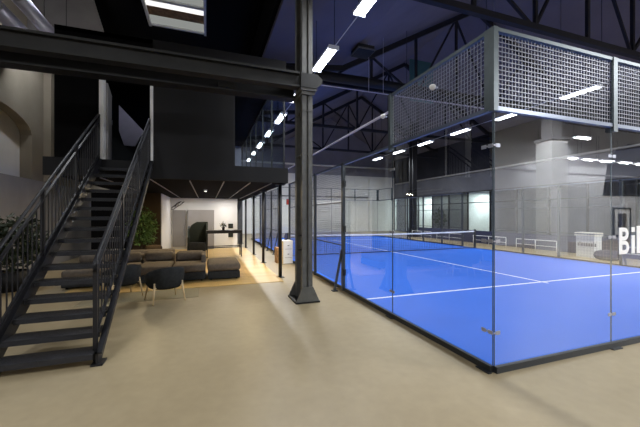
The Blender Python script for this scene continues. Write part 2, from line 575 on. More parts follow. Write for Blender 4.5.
o = h_column('steel_column', 'tall grey built-up steel column with flared foot standing on the concrete', -1.10, 3.58, 8.6, M['steel'], w=.21, dep=.42)
for z in (1.02, 1.3):
    MB().box(-1.27, -1.20, 3.36, 3.42, z, z + .03).build('hook', M['darksteel'], o)
for z in (2.9, 3.75):
    MB().box(-1.21, -.99, 3.30, 3.86, z, z + .015).build('seam_band', M['steel'], o)
MB().box(-1.26, -.94, 3.22, 3.9, 4.12, 4.17).box(-1.23, -.97, 3.26, 3.88, 4.06, 4.12).build('capital', M['steel'], o)
MB().prism([(-1.26, 4.17), (-.95, 4.17), (-.83, 4.28), (-.83, 4.36), (-.93, 4.44), (-1.26, 4.44)], 'y', 3.20, 3.26).build('bracket_plate', M['beam'], o)
b = thing('steel_beam', 'deep dark grey riveted beam spanning from the steel column over the stairs', 'beam', (-4.7, 3.4, 4.2))
MB().box(-8.0, -1.28, 3.30, 3.34, 4.2, 4.42).build('web_plate', M['beam'], b)
MB().box(-8.0, -1.28, 3.22, 3.42, 4.42, 4.46).build('top_flange', M['beam'], b)
MB().box(-8.0, -1.28, 3.22, 3.42, 4.17, 4.2).build('bottom_flange', M['beam'], b)
b = thing('steel_beam', 'lower black beam tucked behind the riveted beam', 'beam', (-4.7, 3.8, 3.95))
MB().box(-8.0, -1.28, 3.66, 3.72, 4.10, 4.3).build('web_plate', M['black'], b)
MB().box(-8.0, -1.28, 3.56, 3.82, 4.06, 4.10).build('bottom_flange', M['black'], b)
MB().box(-2.75, -2.45, 3.52, 3.66, 4.1, 4.2).build('junction_plate', M['beam'], b)

h_column('steel_column', 'dark steel column standing beyond the far corner of the court', 12.35, 18.6, 8.9, M['darksteel'], w=.36, dep=.4)

# ------------------------------------------------------------------ roof trusses
def truss(y, label, x0=-1.0, x1=16.0):
    o = thing('roof_truss', label, 'truss', (7.5, y, 6.7), 'trusses across the hall roof')
    zt = lambda x: roof_z(x) - .22
    zb = 6.75
    MB().bar((x0, y, zb), (x1, y, zb), .14, .16).build('bottom_chord', M['truss'], o)
    xk = [x0, 2.0, RIDGE_X, 15.3, x1]
    g = MB()
    for a, b in zip(xk, xk[1:]):
        g.bar((a, y, zt(a)), (b, y, zt(b)), .14, .2)
    g.build('top_chord', M['truss'], o)
    n = 8
    xs = [x0 + (x1 - x0) * i / n for i in range(n + 1)]
    for i in range(1, n):
        MB().bar((xs[i], y, zb), (xs[i], y, zt(xs[i])), .09).build('upright', M['truss'], o)
    for i in range(n):
        a, b = (i, i + 1) if i % 2 else (i + 1, i)
        MB().bar((xs[a], y + .03, zb), (xs[b], y + .03, zt(xs[b])), .07).build('diagonal', M['truss'], o)
truss(3.5, 'black lattice truss crossing the roof over the near end of the court')
truss(8.7, 'black lattice truss crossing the roof behind the round black duct')
truss(14.3, 'black lattice truss crossing the roof over the far half of the court')
truss(20.2, 'black lattice truss crossing the roof nearest the far white wall')
truss(-2.0, 'black lattice truss crossing the roof above the photographer')
o = thing('air_duct', 'round black air duct running level under the hall roof', 'duct', (7.5, 8.1, 6.55))
MB().tube([(-1.0, 8.1, 6.72), (15.9, 8.1, 6.72)], .17, 16).build('pipe', M['black'], o)
for x in (0.6, 4.5, 8.6, 12.6):
    MB().tube([(x, 8.1, 6.88), (x, 8.1, roof_z(x) + .02)], .01, 5).build('hanger', M['truss'], o)
o = thing('conduit', 'thin pale conduit hanging just below the round black duct', 'pipe', (7.5, 7.7, 6.2))
MB().tube([(-1.0, 7.7, 6.2), (15.9, 7.7, 6.2)], .02, 6).build('pipe', M['duct'], o)
for x in (2.6, 3.2, 8.6, 12.6):
    MB().tube([(x, 7.7, 6.2), (x, 7.7, roof_z(x) + .02)], .007, 5).build('hanger', M['duct'], o)
tag(MB().tube([(-1.0, 26.905, 6.6), (15.9, 26.905, 6.6)], .088, 8).build('heating_pipe', M['white']), 'long white pipe running high along the far wall', 'pipe')
tag(MB().box(-1.0, 12.8, 26.8, 26.995, 3.5, 3.56).build('cable_tray', M['darksteel']), 'dark cable tray fixed low along the far white wall', 'cable tray')
tag(MB().box(15.8, 15.995, 0.2, 26.5, 4.9, 5.0).build('cable_tray', M['lock']), 'pale cable tray high along the wall over the glazed offices', 'cable tray')
for x, w_, lb in ((13.4, .55, 'wider'),):
    tag(MB().box(x - w_, x + w_, 26.6, 26.995, 0, 5.4).build('lit_wall_block', M['white']), 'broad white block shaped as a lit segment of the far wall beyond the court', 'pillar')  # stands for a lit stretch of wall, its brightness made into a block
# teal window in the upper wall strip between truss members
struct('window_4', MB().box(6.7, 8.1, 11.0, 11.06, 7.5, 9.6), M['teal'])
# hanging heater
o = thing('ceiling_heater', 'square black hanging heater in a pale frame under the hall roof', 'heater', (2.2, 7.5, 7.4))
MB().box(1.9, 2.5, 7.1, 7.7, 7.36, 7.55).build('body', M['black'], o)
MB().box(1.87, 2.53, 7.07, 7.1, 7.38, 7.43).box(1.87, 2.53, 7.7, 7.73, 7.38, 7.43).box(1.87, 1.9, 7.1, 7.7, 7.38, 7.43).box(2.5, 2.53, 7.1, 7.7, 7.38, 7.43).build('frame', M['steel'], o)
MB().tube([(2.2, 7.4, 7.54), (2.2, 7.4, roof_z(2.2) + .05)], .015, 6).build('hanger', M['truss'], o)

# ------------------------------------------------------------------ hall lamps
def make_lamp(name='twin_tube_lamp', L=1.3):
    o = bpy.data.objects.new(name, None)
    COL.objects.link(o)
    MB().box(-.13, .13, -L / 2, L / 2, .03, .08).box(-.14, .14, -L / 2 - .02, -L / 2, -.03, .08).box(-.14, .14, L / 2, L / 2 + .02, -.03, .08).build('housing', M['lampbody'], o, False)
    for s in (-1, 1):
        MB().tube([(s * .07, -L / 2, 0), (s * .07, L / 2, 0)], .032, 8).build('tube', M['tube'], o, False)
    return o

def lamp_light(x, y, z, L, rz=0, power=LAMP_W, col=(.93, .96, 1.0), spread=PI):
    l = bpy.data.lights.new('lamp_light', 'AREA')
    l.shape = 'RECTANGLE'
    l.size, l.size_y = .13, L
    l.energy = power
    l.color = col
    o = bpy.data.objects.new('lamp_light', l)
    o.location = (x, y, z - .06)
    o.rotation_euler = (0, 0, rz)
    COL.objects.link(o)
    return o

lamp0 = make_lamp()
first = [True]
def place_lamp(x, y, z, label, group, rz=0, power=LAMP_W, L=1.3, hang=True):
    if first[0]:
        o = lamp0
        o.location = (x, y, z)
        o.rotation_euler = (0, 0, rz)
        tag(o, label, 'lamp', group)
        first[0] = False
    else:
        o = dup(lamp0, (x, y, z), rz, label, group)
        o['category'] = 'lamp'
    lamp_light(x, y, z, L, rz, power)
    if abs(y) < 9.5 and rz == 0:
        for dy in (-.7, .7):
            top = roof_z(x) if x > -1.2 else 8.6
            MB().tube([(x, y + dy, z + .08), (x, y + dy, top)], .008, 5).build('hanger', M['truss'], o)
    elif rz == 0:
        for dy in (-.5, .5):
            MB().tube([(x, y + dy, z + .08), (x, y + dy, roof_z(x))], .008, 5).build('hanger', M['truss'], o)
    else:
        q = MB().box(x - .02, x + .02, YB, y, z + .03, z + .07).build('wall_arm', M['lampbody'], o)
        q.parent = None
        q.matrix_world = Matrix.Identity(4)
        me = q.data
        Rz = Matrix.Rotation(-rz, 4, 'Z')
        for v in me.vertices:
            v.co = Rz @ v.co
        q.parent = o
        q.location = (0, 0, 0)
    return o

ORD = ['nearest', 'second', 'third', 'fourth', 'fifth', 'sixth', 'seventh', 'eighth', 'ninth']
Y0 = 2.70
r1 = [Y0 + 2.74 * k for k in range(0, 8)]
for k, y in enumerate(r1):
    place_lamp(.05, y, 5.9, 'bright twin-tube lamp over the near court side, %s in its row' % ORD[k], 'lamps over the near side of the court', power=LAMP_W * (1.9 if y > 17 else 1))
for k, y in enumerate([-.6 + 3.03 * k for k in range(0, 8)]):
    place_lamp(10.4, y, 6.35, 'bright twin-tube lamp over the far court side, %s in its row' % ORD[k], 'lamps over the far side of the court', power=LAMP_W * (1.9 if y > 17 else 1))
for y in (-.04, -2.8, -5.83):
    place_lamp(.05, y, 5.9, 'twin-tube lamp over the concrete beside the court, %s behind the photographer' % {-.04: 'nearly level and least far', -2.8: 'directly', -5.83: 'farthest'}[y], 'lamps behind the photographer', power=8)
place_lamp(-6.6, 6.3, 7.4, 'added twin-tube lamp high in the left aisle beside the air ducts, out of the camera view', 'added lamps in the left aisle', power=50)  # added out of view to brighten the left wall and ducts
place_lamp(-7.0, 8.4, 6.7, 'added twin-tube lamp hidden by the deep beam, in the left aisle in front of the arch', 'added lamps in the left aisle', power=22)  # second added lamp, kept unseen, lifts the arch and gable
place_lamp(-6.0, -2.9, 5.6, 'single twin-tube lamp hung low in the left bay behind the photographer', 'lamps in the left bay', power=150)
o = place_lamp(9.8, -2.1, 6.35, 'added twin-tube lamp in the side hall closest to the end glass of the court', 'added lamps in the side hall', power=150)  # added fill that evens out the wall mirrored in the glass
o = place_lamp(8.3, -5.4, 6.35, 'added twin-tube lamp in the side hall lighting the white pillar', 'added lamps in the side hall', power=720)  # added to brighten the pillar in the reflection
o = place_lamp(17.5, -4.6, 6.35, 'added twin-tube lamp in the middle of the side hall', 'added lamps in the side hall', power=330)  # added so the mirrored back wall reads brighter
o = place_lamp(23.0, -5.0, 6.35, 'added twin-tube lamp at the far end of the side hall', 'added lamps in the side hall', power=300)  # added fill for the far stretch of the mirrored wall
for k, x in enumerate((15.2, 17.05, 18.8, 20.4, 22.2, 23.9)):
    place_lamp(x, -10.1, 5.06, 'lamp along the white wall behind, %s of the level row mirrored in the glass' % ORD[k], 'lamps along the wall behind', rz=PI / 2, L=.85, power=34)
place_lamp(17.5, -9.7, 6.2, 'larger lamp above the level row, mirrored in the court end glass', 'single lamps', rz=PI / 2, power=80)
for (xx, ya, yb, zz, lb) in ((.05, Y0 - 2.2, 23, 5.994, 'near'), (10.4, .2, 22, 6.444, 'far')):
    tag(MB().tube([(xx + .05, ya, zz), (xx + .05, yb, zz)], .012, 6).build('lamp_conduit', M['lampbody']), 'thin conduit linking the lamps over the %s court side' % lb, 'conduit')

# mirrored pillar behind the photographer
o = thing('white_pillar', 'square white pillar with a stepped capital, mirrored in the end glass', 'pillar', (11.2, -7.1, 0))
g = MB()
def rot_box(cx, cy, h, z0, z1, a):
    p = [(cx + h * math.cos(a + PI / 4 + i * PI / 2) * 1.414, cy + h * math.sin(a + PI / 4 + i * PI / 2) * 1.414) for i in range(4)]
    return MB().prism(p, 'z', z0, z1)
A = math.radians(10)
rot_box(11.2, -7.1, .40, 0, 4.9, A).build('shaft', M['white'], o)
rot_box(11.2, -7.1, .45, 4.9, 5.02, A).build('capital', M['greywhite'], o)
rot_box(11.2, -7.1, .26, 5.02, 8.2, A).build('upper_shaft', M['greywhite'], o)
# framed dark picture on the wall behind
o = thing('framed_picture', 'thin black picture frame on the white wall behind, mirrored beside the lettering', 'picture', (23.6, -10.95, 0.5))
MB().box(22.76, 24.5, -11, -10.95, .35, 2.1).build('mount', M['white'], o)
MB().box(22.7, 22.78, -11, -10.9, .28, 2.2).box(24.48, 24.56, -11, -10.9, .28, 2.2).box(22.7, 24.56, -11, -10.9, .28, .36).box(22.7, 24.56, -11, -10.9, 2.12, 2.2).build('frame', M['black'], o)
MB().box(23.2, 24.1, -10.95, -10.92, .7, 1.8).build('print', M['brown'], o)
struct('trim_5', MB().box(12.9, 27, -11, -10.93, 4.3, 4.36), M['lock'])
struct('window_6', MB().prism([(21.7, 3.0), (26.5, 3.0), (26.5, 6.6), (24.5, 6.6), (23.2, 6.2), (22.2, 5.2)], 'y', -11.0, -10.96), M['black'])

# ================================================================== PADEL COURT
t = thing('court_turf', 'blue artificial turf of the court with white lines', 'court surface', (5, 10, 0))
MB().box(.005, 9.995, .005, 19.995, 0, .03).build('turf', M['turf'], t)
LW = .05
for y in (3.05, 16.95):
    MB().box(0.02, 9.98, y - LW / 2, y + LW / 2, .03, .034).build('service_line', M['line'], t)
MB().box(5 - LW / 2, 5 + LW / 2, 2.9, 17.1, .03, .0335).build('centre_line', M['line'], t)

H3, H4 = 2.89, 3.745


def side_pt(origin, dx, dy, u, v, z):
    """u along the wall, v outward"""
    return (origin[0] + dx * u + dy * v, origin[1] + dy * u - dx * v, z)


def enclosure(label, origin, dx, dy, posts, panels, braces=(), gate=None, fine=True, clamps=True):
    """dx,dy: unit direction of the wall; outward is to (dy,-dx)"""
    root = thing('court_enclosure', label, 'court enclosure', (origin[0] + dx * posts[-1][0] / 2, origin[1] + dy * posts[-1][0] / 2, 0))

    def B(mb, u0, u1, v0, v1, z0, z1):
        a = side_pt(origin, dx, dy, u0, v0, z0)
        b = side_pt(origin, dx, dy, u1, v1, z1)
        return mb.box(a[0], b[0], a[1], b[1], a[2], b[2])
    for (u0, u1, kind) in panels:
        if kind in ('tall', 'glass'):
            B(MB(), u0 + .006, u1 - .006, .0, .012, .07, H3 - .045).build('glass_pane', M['glass'], root)
            g = MB()
            B(g, u0 + .002, u0 + .006, .0, .012, .07, H3 - .045)
            B(g, u1 - .006, u1 - .002, .0, .012, .07, H3 - .045)
            g.build('glass_edge', M['glassedge'], root)
        if kind == 'tall':
            z0, z1 = H3 + .005, H4 - .04
        elif kind == 'mesh':
            z0, z1 = .12, H3 - .03
        else:
            z0 = None
        if z0 is not None:
            g = MB()
            st = .05 if fine else .1
            wr = .0033 if (kind == 'tall' and fine) else (.0028 if fine else .0018)
            n = max(1, int(round((u1 - u0) / st)))
            for i in range(1, n):
                u = u0 + (u1 - u0) * i / n
                B(g, u - wr, u + wr, .02 - wr, .02 + wr, z0, z1)
            k = max(1, int(round((z1 - z0) / st)))
            for i in range(1, k):
                z = z0 + (z1 - z0) * i / k
                B(g, u0, u1, .02 + wr, .02 + 3 * wr, z - wr, z + wr)
            g.build('mesh_panel', M['wire'], root)
            if kind == 'mesh':
                for zz in (1.02, 2.0):
                    B(MB(), u0, u1, .005, .035, zz - .012, zz + .012).build('cross_rail', M['post'], root)
        # rails
        B(MB(), u0, u1, 0, .045, .0, .07).build('base_rail', M['base'], root)
        B(MB(), u0, u1, 0, .05, H3 - .04, H3 + .005).build('top_rail', M['rail'], root)
        if kind == 'tall':
            B(MB(), u0, u1, 0, .05, H4 - .04, H4).build('top_rail', M['frame'], root)
    for (u, kind) in posts:
        if kind == 'seam':
            B(MB(), u - .04, u + .04, .03, .06, H3 - .1, H4).build('post', M['frame'], root)
        elif kind == 'corner':
            B(MB(), u - .0, u + .07, 0, .06, H3 - .02, H4).build('post', M['frame'], root)
        elif kind == 'hinged':
            B(MB(), u - .035, u + .035, .0, .07, 0, H3 + .01).build('post', M['post'], root)
            for z in (.42, 1.4, 2.42):
                B(MB(), u + .035, u + .075, .0, .06, z - .07, z + .07).build('hinge_block', M['base'], root)
        elif kind == 'full':
            B(MB(), u - .035, u + .035, .0, .07, 0, H3 + .01).build('post', M['post'], root)
        elif kind == 'endtall':
            B(MB(), u - .035, u + .035, .0, .07, H3 - .1, H4).build('post', M['frame'], root)
    if clamps:
        us = [u for (u, kd) in posts if kd in ('seam', 'clamp', 'corner', 'endtall')]
        for u in us:
            for z in (.43, 1.43, 2.48):
                g = MB()
                for s in ((-1, 1) if u > .2 else (1,)):
                    B(g, u + s * .015, u + s * .075, .012, .02, z - .02, z + .02)
                B(g, u - .015, u + .015, .012, .018, z - .008, z + .008)
                g.build('clamp', M['clamp'], root)
        if 'foot':
            for u in us[1:]:
                B(MB(), u - .09, u + .09, .045, .09, 0, .012).build('floor_bracket', M['base'], root)
    for u in braces:
        a = side_pt(origin, dx, dy, u - .02, .06, .92)
        b = side_pt(origin, dx, dy, u - .02, .24, .02)
        MB().bar(a, b, .045, .045).build('brace', M['post'], root)
        B(MB(), u - .07, u + .04, .18, .30, 0, .02).build('brace_foot', M['base'], root)
    return root


near = enclosure('near end wall of the court, clear glass under pale wire mesh', (0, 0), 1, 0,
                 [(0, 'clamp'), (2, 'seam'), (4, 'seam'), (6, 'seam'), (8, 'seam'), (9.93, 'corner')],
                 [(0, 2, 'tall'), (2, 4, 'tall'), (4, 6, 'tall'), (6, 8, 'tall'), (8, 10, 'tall')])
MB().box(-.062, -.001, -.062, -.001, H3 - .05, H4).build('corner_post', M['frame'], near)
# sides: outward of the x=0 side is -x: direction (0,-1) from far to near gives outward (-1,0)
sidepanels = [(0, 2, 'tall'), (2, 4, 'glass'), (4, 6, 'mesh'), (6, 7.5, 'mesh'), (7.5, 9, 'mesh'), (11, 12.6, 'mesh'), (12.6, 14.3, 'mesh'), (14.3, 16, 'mesh'), (16, 18, 'glass'), (18, 20, 'tall')]
sideposts = [(0.0, 'corner'), (2, 'endtall'), (4, 'hinged'), (6, 'full'), (7.5, 'full'), (9, 'full'), (11, 'full'), (12.6, 'full'), (14.3, 'full'), (16, 'full'), (18, 'endtall'), (19.93, 'corner')]
flip = lambda L: [tuple([20 - a[1], 20 - a[0], a[2]]) for a in L][::-1]
flipp = lambda L: [(20 - a[0] if a[1] != 'corner' else (0.0 if a[0] > 10 else 19.93), a[1]) for a in L][::-1]
lefts = enclosure('side wall of the court beside the steel column, glass panes then mesh', (0, 20), 0, -1, flipp(sideposts), flip(sidepanels),
                  braces=(16, 9, 7.4, 5.7))
rights = enclosure('far side wall of the court, along the white rails', (10, 0), 0, 1, sideposts, sidepanels, braces=(4, 16), fine=False, clamps=False)
fars = enclosure('far end wall of the court in front of the white hall wall', (10, 20), -1, 0,
                 [(0, 'corner'), (2, 'seam'), (4, 'seam'), (6, 'seam'), (8, 'seam'), (9.93, 'corner')],
                 [(0, 2, 'tall'), (2, 4, 'tall'), (4, 6, 'tall'), (6, 8, 'tall'), (8, 10, 'tall')], fine=False, clamps=False)
# light rail running on from the tall mesh at 3.5 m
tag(MB().tube([(-.03, 2.04, 3.47), (-.03, 17.96, 3.47)], .022, 8).build('tie_rail', M['duct']), 'thin rail joining the tall mesh ends high above the court side', 'rail')

# small cameras on the tall side mesh
for (y, z, lb) in ((.85, 3.42, 'small white dome camera on the tall mesh near the court corner'), (2.12, 3.4, 'small white dome camera at the end post of the tall mesh')):
    o = thing('dome_camera', lb, 'camera', (-.1, y, z))
    MB().lathe([(.02, -.035), (.035, -.02), (.04, 0), (.04, .02), (.03, .03)], (-.12, y, z)).build('dome', M['white'], o)
    MB().box(-.12, -.045, y - .015, y + .015, z - .01, z + .01).build('bracket', M['clamp'], o)

# lettering on the near glass
def D_ring(g, x, zc, r, th, w, y0, y1, n=14):
    """right-hand bowl: straight arms of length w then a half ring of outer radius r"""
    for a, b in ((zc + r - th, zc + r), (zc - r, zc - r + th)):
        g.box(x, x + w, y0, y1, a, b)
    for i in range(n):
        a0, a1 = -PI / 2 + PI * i / n, -PI / 2 + PI * (i + 1) / n
        q = [(x + w + math.cos(a) * rr, zc + math.sin(a) * rr) for a, rr in ((a0, r - th), (a0, r), (a1, r), (a1, r - th))]
        g.prism(q, 'y', y0, y1)
g = MB()
y0_, y1_ = -.018, -.0125
g.box(2.15, 2.215, y0_, y1_, 1.2, 1.55)
D_ring(g, 2.215, 1.288, .088, .052, .055, y0_, y1_)
D_ring(g, 2.215, 1.465, .085, .052, .045, y0_, y1_)
for x0, top in ((2.415, 1.445), (2.53, 1.57)):
    g.box(x0, x0 + .07, y0_, y1_, 1.2, top)
g.box(2.415, 2.485, y0_, y1_, 1.49, 1.555)
o = g.build('lettering', M['decal'], near)
o['label'] = 'large white letters Bil stuck on the glass'

# net
n = thing('court_net', 'dark court net with a white top band sagging across the blue turf', 'net', (5, 10, .03))
for x in (.12, 9.88):
    MB().box(x - .04, x + .04, 9.96, 10.04, .04, .98).build('post', M['base'], n)
NT = lambda x: .90 - .05 * math.sin(PI * x / 10)
g = MB()
for i in range(100):
    x = .16 + 9.68 * i / 99
    g.bar((x, 10, .06), (x, 10, NT(x) - .03), .006)
for k in range(1, 10):
    for i in range(8):
        a, b = .16 + 9.68 * i / 8, .16 + 9.68 * (i + 1) / 8
        g.bar((a, 10, .06 + (NT(a) - .09) * k / 10), (b, 10, .06 + (NT(b) - .09) * k / 10), .006)
g.build('netting', M['netm'], n)
g = MB()
for i in range(10):
    a, b = .16 + .968 * i, .16 + .968 * (i + 1)
    g.bar((a, 10, NT(a) - .02), (b, 10, NT(b) - .02), .012, .06)
g.build('top_band', M['line'], n)
MB().box(.16, 9.84, 9.98, 10.02, .042, .07).build('bottom_cord', M['netm'], n)

# ------------------------------------------------------------------ beyond the court: rails, offices
for k, (ya, yb) in enumerate(((3.2, 5.0), (7.4, 9.4), (10.0, 12.2), (13.0, 15.4), (16.0, 18.2))):
    o = thing('white_rail', 'low white tubular rail beyond the court, %s from the end glass' % ORD[k], 'rail', (12, (ya + yb) / 2, 0), 'white rails beyond the court')
    MB().tube([(12, ya, .52), (12, yb, .5)], .016, 8).build('top_tube', M['white'], o)
    MB().tube([(12, ya, .25), (12, yb, .25)], .012, 8).build('mid_tube', M['white'], o)
    for y in (ya, (ya + yb) / 2, yb):
        MB().tube([(12, y, 0), (12, y, .5)], .016, 8).build('leg', M['white'], o)
tag(MB().box(12.6, 12.7, 1.0, 18.3, 0, .75).build('dividing_panel', M['navy']), 'low navy dividing panel behind the white rails', 'divider')
# glazed offices
g = MB()
ys = [0.3 + 2.05 * i for i in range(14)]
for y in ys:
    g.box(XR - .04, XR + .04, y - .04, y + .04, 0, 3.5)
g.box(XR - .04, XR + .04, .3, YF, 3.42, 3.5).box(XR - .04, XR + .04, .3, YF, 0, .1).box(XR - .03, XR + .03, .3, YF, 2.6, 2.66)
wf = struct('window_5', g, M['darksteel'])
for i in range(len(ys) - 1):
    MB().box(XR - .006, XR + .006, ys[i] + .04, ys[i + 1] - .04, .1, 3.42).build('pane', M['glass2'], wf)
struct('wall_office_back', MB().box(19.2, 19.4, .3, YF, 0, 3.5), M['upper'])
struct('ceiling_office', MB().box(XR + .2, 19.4, .3, YF, 3.5, 3.6), M['upper'])
for i, (y, mm, lv) in enumerate(((4.4, 'upper', 0), (8.5, 'upper', 1), (12.6, 'lock', 0), (14.6, 'upper', 0), (16.7, 'white', 1), (18.75, 'lock', 1), (20.8, 'lock', 1), (22.8, 'white', 1), (24.9, 'white', 1))):
    struct('wall_office_%s' % ['one', 'two', 'three', 'four', 'five', 'six', 'seven', 'eight', 'nine'][i], MB().box(XR + .1, 19.2, y, y + .08, 0, 3.5), M[mm])
for y, e in ((10.5, 6), (15.6, 70), (17.7, 9), (19.8, 14), (21.8, 70), (23.8, 15), (25.9, 60)):
    l = bpy.data.lights.new('office_light', 'AREA')
    l.size = 1.0
    l.energy = e
    l.color = (.9, 1, .95)
    q = bpy.data.objects.new('office_light', l)
    q.location = (17.6, y, 3.4)
    COL.objects.link(q)
def leaf_cloud(cx, cy, z0, z1, rad, n, size, seed):
    rnd = random.Random(seed)
    g = MB()
    for i in range(n):
        a, b, r = rnd.uniform(0, 2 * PI), rnd.uniform(-1, 1), rnd.uniform(.35, 1) ** .6
        zc, hz = (z0 + z1) / 2, (z1 - z0) / 2
        p = Vector((cx + rad * r * math.cos(a) * math.sqrt(1 - b * b * .8), cy + rad * r * math.sin(a) * math.sqrt(1 - b * b * .8), zc + hz * b * r))
        d = Vector((rnd.uniform(-1, 1), rnd.uniform(-1, 1), rnd.uniform(-.6, .6))).normalized()
        s = d.cross(Vector((rnd.uniform(-.4, .4), rnd.uniform(-.4, .4), 1))).normalized()
        L = size * rnd.uniform(.7, 1.3)
        nn = d.cross(s) * (L * .12)
        g.add([p, p + d * L * .5 + s * L * .28 + nn, p + d * L, p + d * L * .5 - s * L * .28 + nn], [(0, 1, 2, 3)])
    return g
def plant(name, label, x, y, pot_r, pot_h, z0, z1, rad, n, size, lm, seed, potm='black', zb=0):
    o = thing(name, label, 'plant', (x, y, zb))
    MB().lathe([(pot_r * .75, zb), (pot_r, zb + pot_h), (pot_r * .9, zb + pot_h), (pot_r * .85, zb + pot_h - .04)], (x, y, 0)).build('pot', M[potm], o)
    rnd = random.Random(seed)
    for i in range(4):
        a = rnd.uniform(0, 2 * PI)
        e = Vector((x + rad * .5 * math.cos(a), y + rad * .5 * math.sin(a), z1 - (z1 - z0) * .3))
        MB().tube([(x, y, zb + pot_h - .05), ((x + e.x) / 2 + .02, (y + e.y) / 2, (pot_h + zb + e.z) / 2), e], .014, 6, .006).build('stem', M['stem'], o)
    leaf_cloud(x, y, z0, z1, rad, n, size, seed).build('foliage', M[lm], o)
    return o
plant('potted_plant', 'tall dark potted plant against the glazed offices beyond the net', 15.3, 19.0, .25, .4, .6, 2.3, .5, 260, .22, 'leafdark', 5)
# white bin-like counter beyond the court, mirrored pillar beside it
o = thing('white_counter', 'white box counter with a grey printed word beyond the court', 'counter', (11.7, 5.95, 0))
MB().box(11.5, 11.95, 5.62, 6.28, 0, .86).build('body', M['white'], o)
MB().box(11.46, 11.98, 5.58, 6.32, .86, 1.0).build('top', M['cream'], o)
g = MB()
yy = 6.22
for wd in (.05, .03, .07, .06, .07, .07, .06, .03, .05):
    g.box(11.494, 11.5, yy - wd, yy, .45, .58 if wd > .04 else .63)
    yy -= wd + .022
g.build('print', M['greyprint'], o)
tag(MB().soft(11.1, 11.8, 4.75, 5.5, 0, .36, .2, .0).build('bean_bag', M['navy']), 'dark slumped bean bag beside the white box counter', 'bean bag')

# ================================================================== THINGS BY THE NET OPENING
o = thing('white_cabinet', 'white cabinet standing beside the net opening of the court', 'cabinet', (-.3, 8.45, 0))
MB().box(-.46, -.12, 8.2, 8.75, 0.02, .82).build('body', M['white'], o)
MB().box(-.49, -.461, 8.2, 8.75, 0.02, .82).build('side_panel', M['oak'], o)
for z in (.22, .52):
    MB().box(-.4, -.16, 8.19, 8.199, z, z + .012).build('drawer_gap', M['lock'], o)
    MB().box(-.31, -.25, 8.17, 8.19, z + .12, z + .14).build('handle', M['black'], o)
o = tag(MB().box(-.62, -.51, 8.5, 8.9, 0, .55).build('waste_bin', M['rust']), 'narrow brown bin beside the white cabinet', 'bin')
o = tag(MB().lathe([(.05, 0), (.055, .06), (.055, .16), (.03, .2), (.03, .24)], (-.3, 8.5, .82)).build('spray_bottle', M['navy']), 'small dark blue bottle standing on the white cabinet', 'bottle')
o = tag(MB().box(-.15, -.08, 8.95, 9.05, 2.1, 2.3).build('alarm_box', M['red']), 'small red box fixed high on a fence post by the net opening', 'alarm box')

# ================================================================== STAIRCASE
SX0, SX1 = -5.10, -4.17
NT_ = 16
RISE, RUN = .172, .24
stair = thing('steel_staircase', 'black open-tread steel staircase with bar railings rising to the mezzanine door', 'staircase', ((SX0 + SX1) / 2, 1.72, 0))
slope = (2.93 - .2) / (5.45 - 1.72)
for s, x in ((-1, SX0 - .02), (1, SX1 + .035)):
    y0, z0, y1, z1 = 1.66, -.02, 5.44, 2.75
    g = MB().prism([(1.62, .0), (1.74, .0), (5.46, 2.76), (5.46, 2.93), (5.34, 2.93), (1.62, .15)], 'x', x - .012, x + .012)
    g.prism([(1.62, .13), (1.62, .15), (5.34, 2.93), (5.34, 2.91)], 'x', x - .012, x + s * .05)
    g.build('stringer', M['darksteel'], stair)
    MB().box(x - .06, x + .06, 1.60, 1.78, 0, .02).build('foot_plate', M['darksteel'], stair)
for i in range(NT_):
    y = 1.60 + RUN * i
    z = .14 + RISE * i
    MB().box(SX0, SX1, y, y + .28, z - .03, z).box(SX0, SX1, y, y + .03, z - .06, z - .03).build('tread', M['grille'], stair)
def railing(x, tg):
    r = MB()
    zz = lambda y, h: .2 + slope * (y - 1.72) + h
    HH = .98
    # handrail with curved foot
    hand = MB().tube([(x, 1.70, zz(1.72, HH) - .12), (x, 1.71, zz(1.72, HH) - .02), (x, 1.78, zz(1.78, HH)), (x, 5.40, zz(5.40, HH)), (x, 5.46, zz(5.40, HH)), (x, 5.48, zz(5.4, HH) - .12)], .021, 8)
    hand.build('handrail', M['darksteel'], stair)
    MB().bar((x, 1.74, zz(1.74, HH - .14)), (x, 5.44, zz(5.44, HH - .14)), .03, .03).build('upper_rail', M['darksteel'], stair)
    MB().bar((x, 1.74, zz(1.74, .10)), (x, 5.44, zz(5.44, .10)), .03, .03).build('lower_rail', M['darksteel'], stair)
    for y in (1.74, 2.96, 4.2, 5.44):
        lo = 0.02 if y < 1.8 else zz(y, -.08)
        MB().box(x - .022, x + .022, y - .022, y + .022, lo, zz(y, HH) - .01).build('rail_post', M['darksteel'], stair)
    n = 32
    for i in range(1, n):
        y = 1.74 + (5.44 - 1.74) * i / n
        if min(abs(y - q) for q in (1.74, 2.96, 4.2, 5.44)) < .04:
            continue
        MB().box(x - .006, x + .006, y - .006, y + .006, zz(y, .10), zz(y, HH - .14)).build('baluster', M['darksteel'], stair)
railing(SX0 - .06, 0)
railing(SX1 - .01, 1)

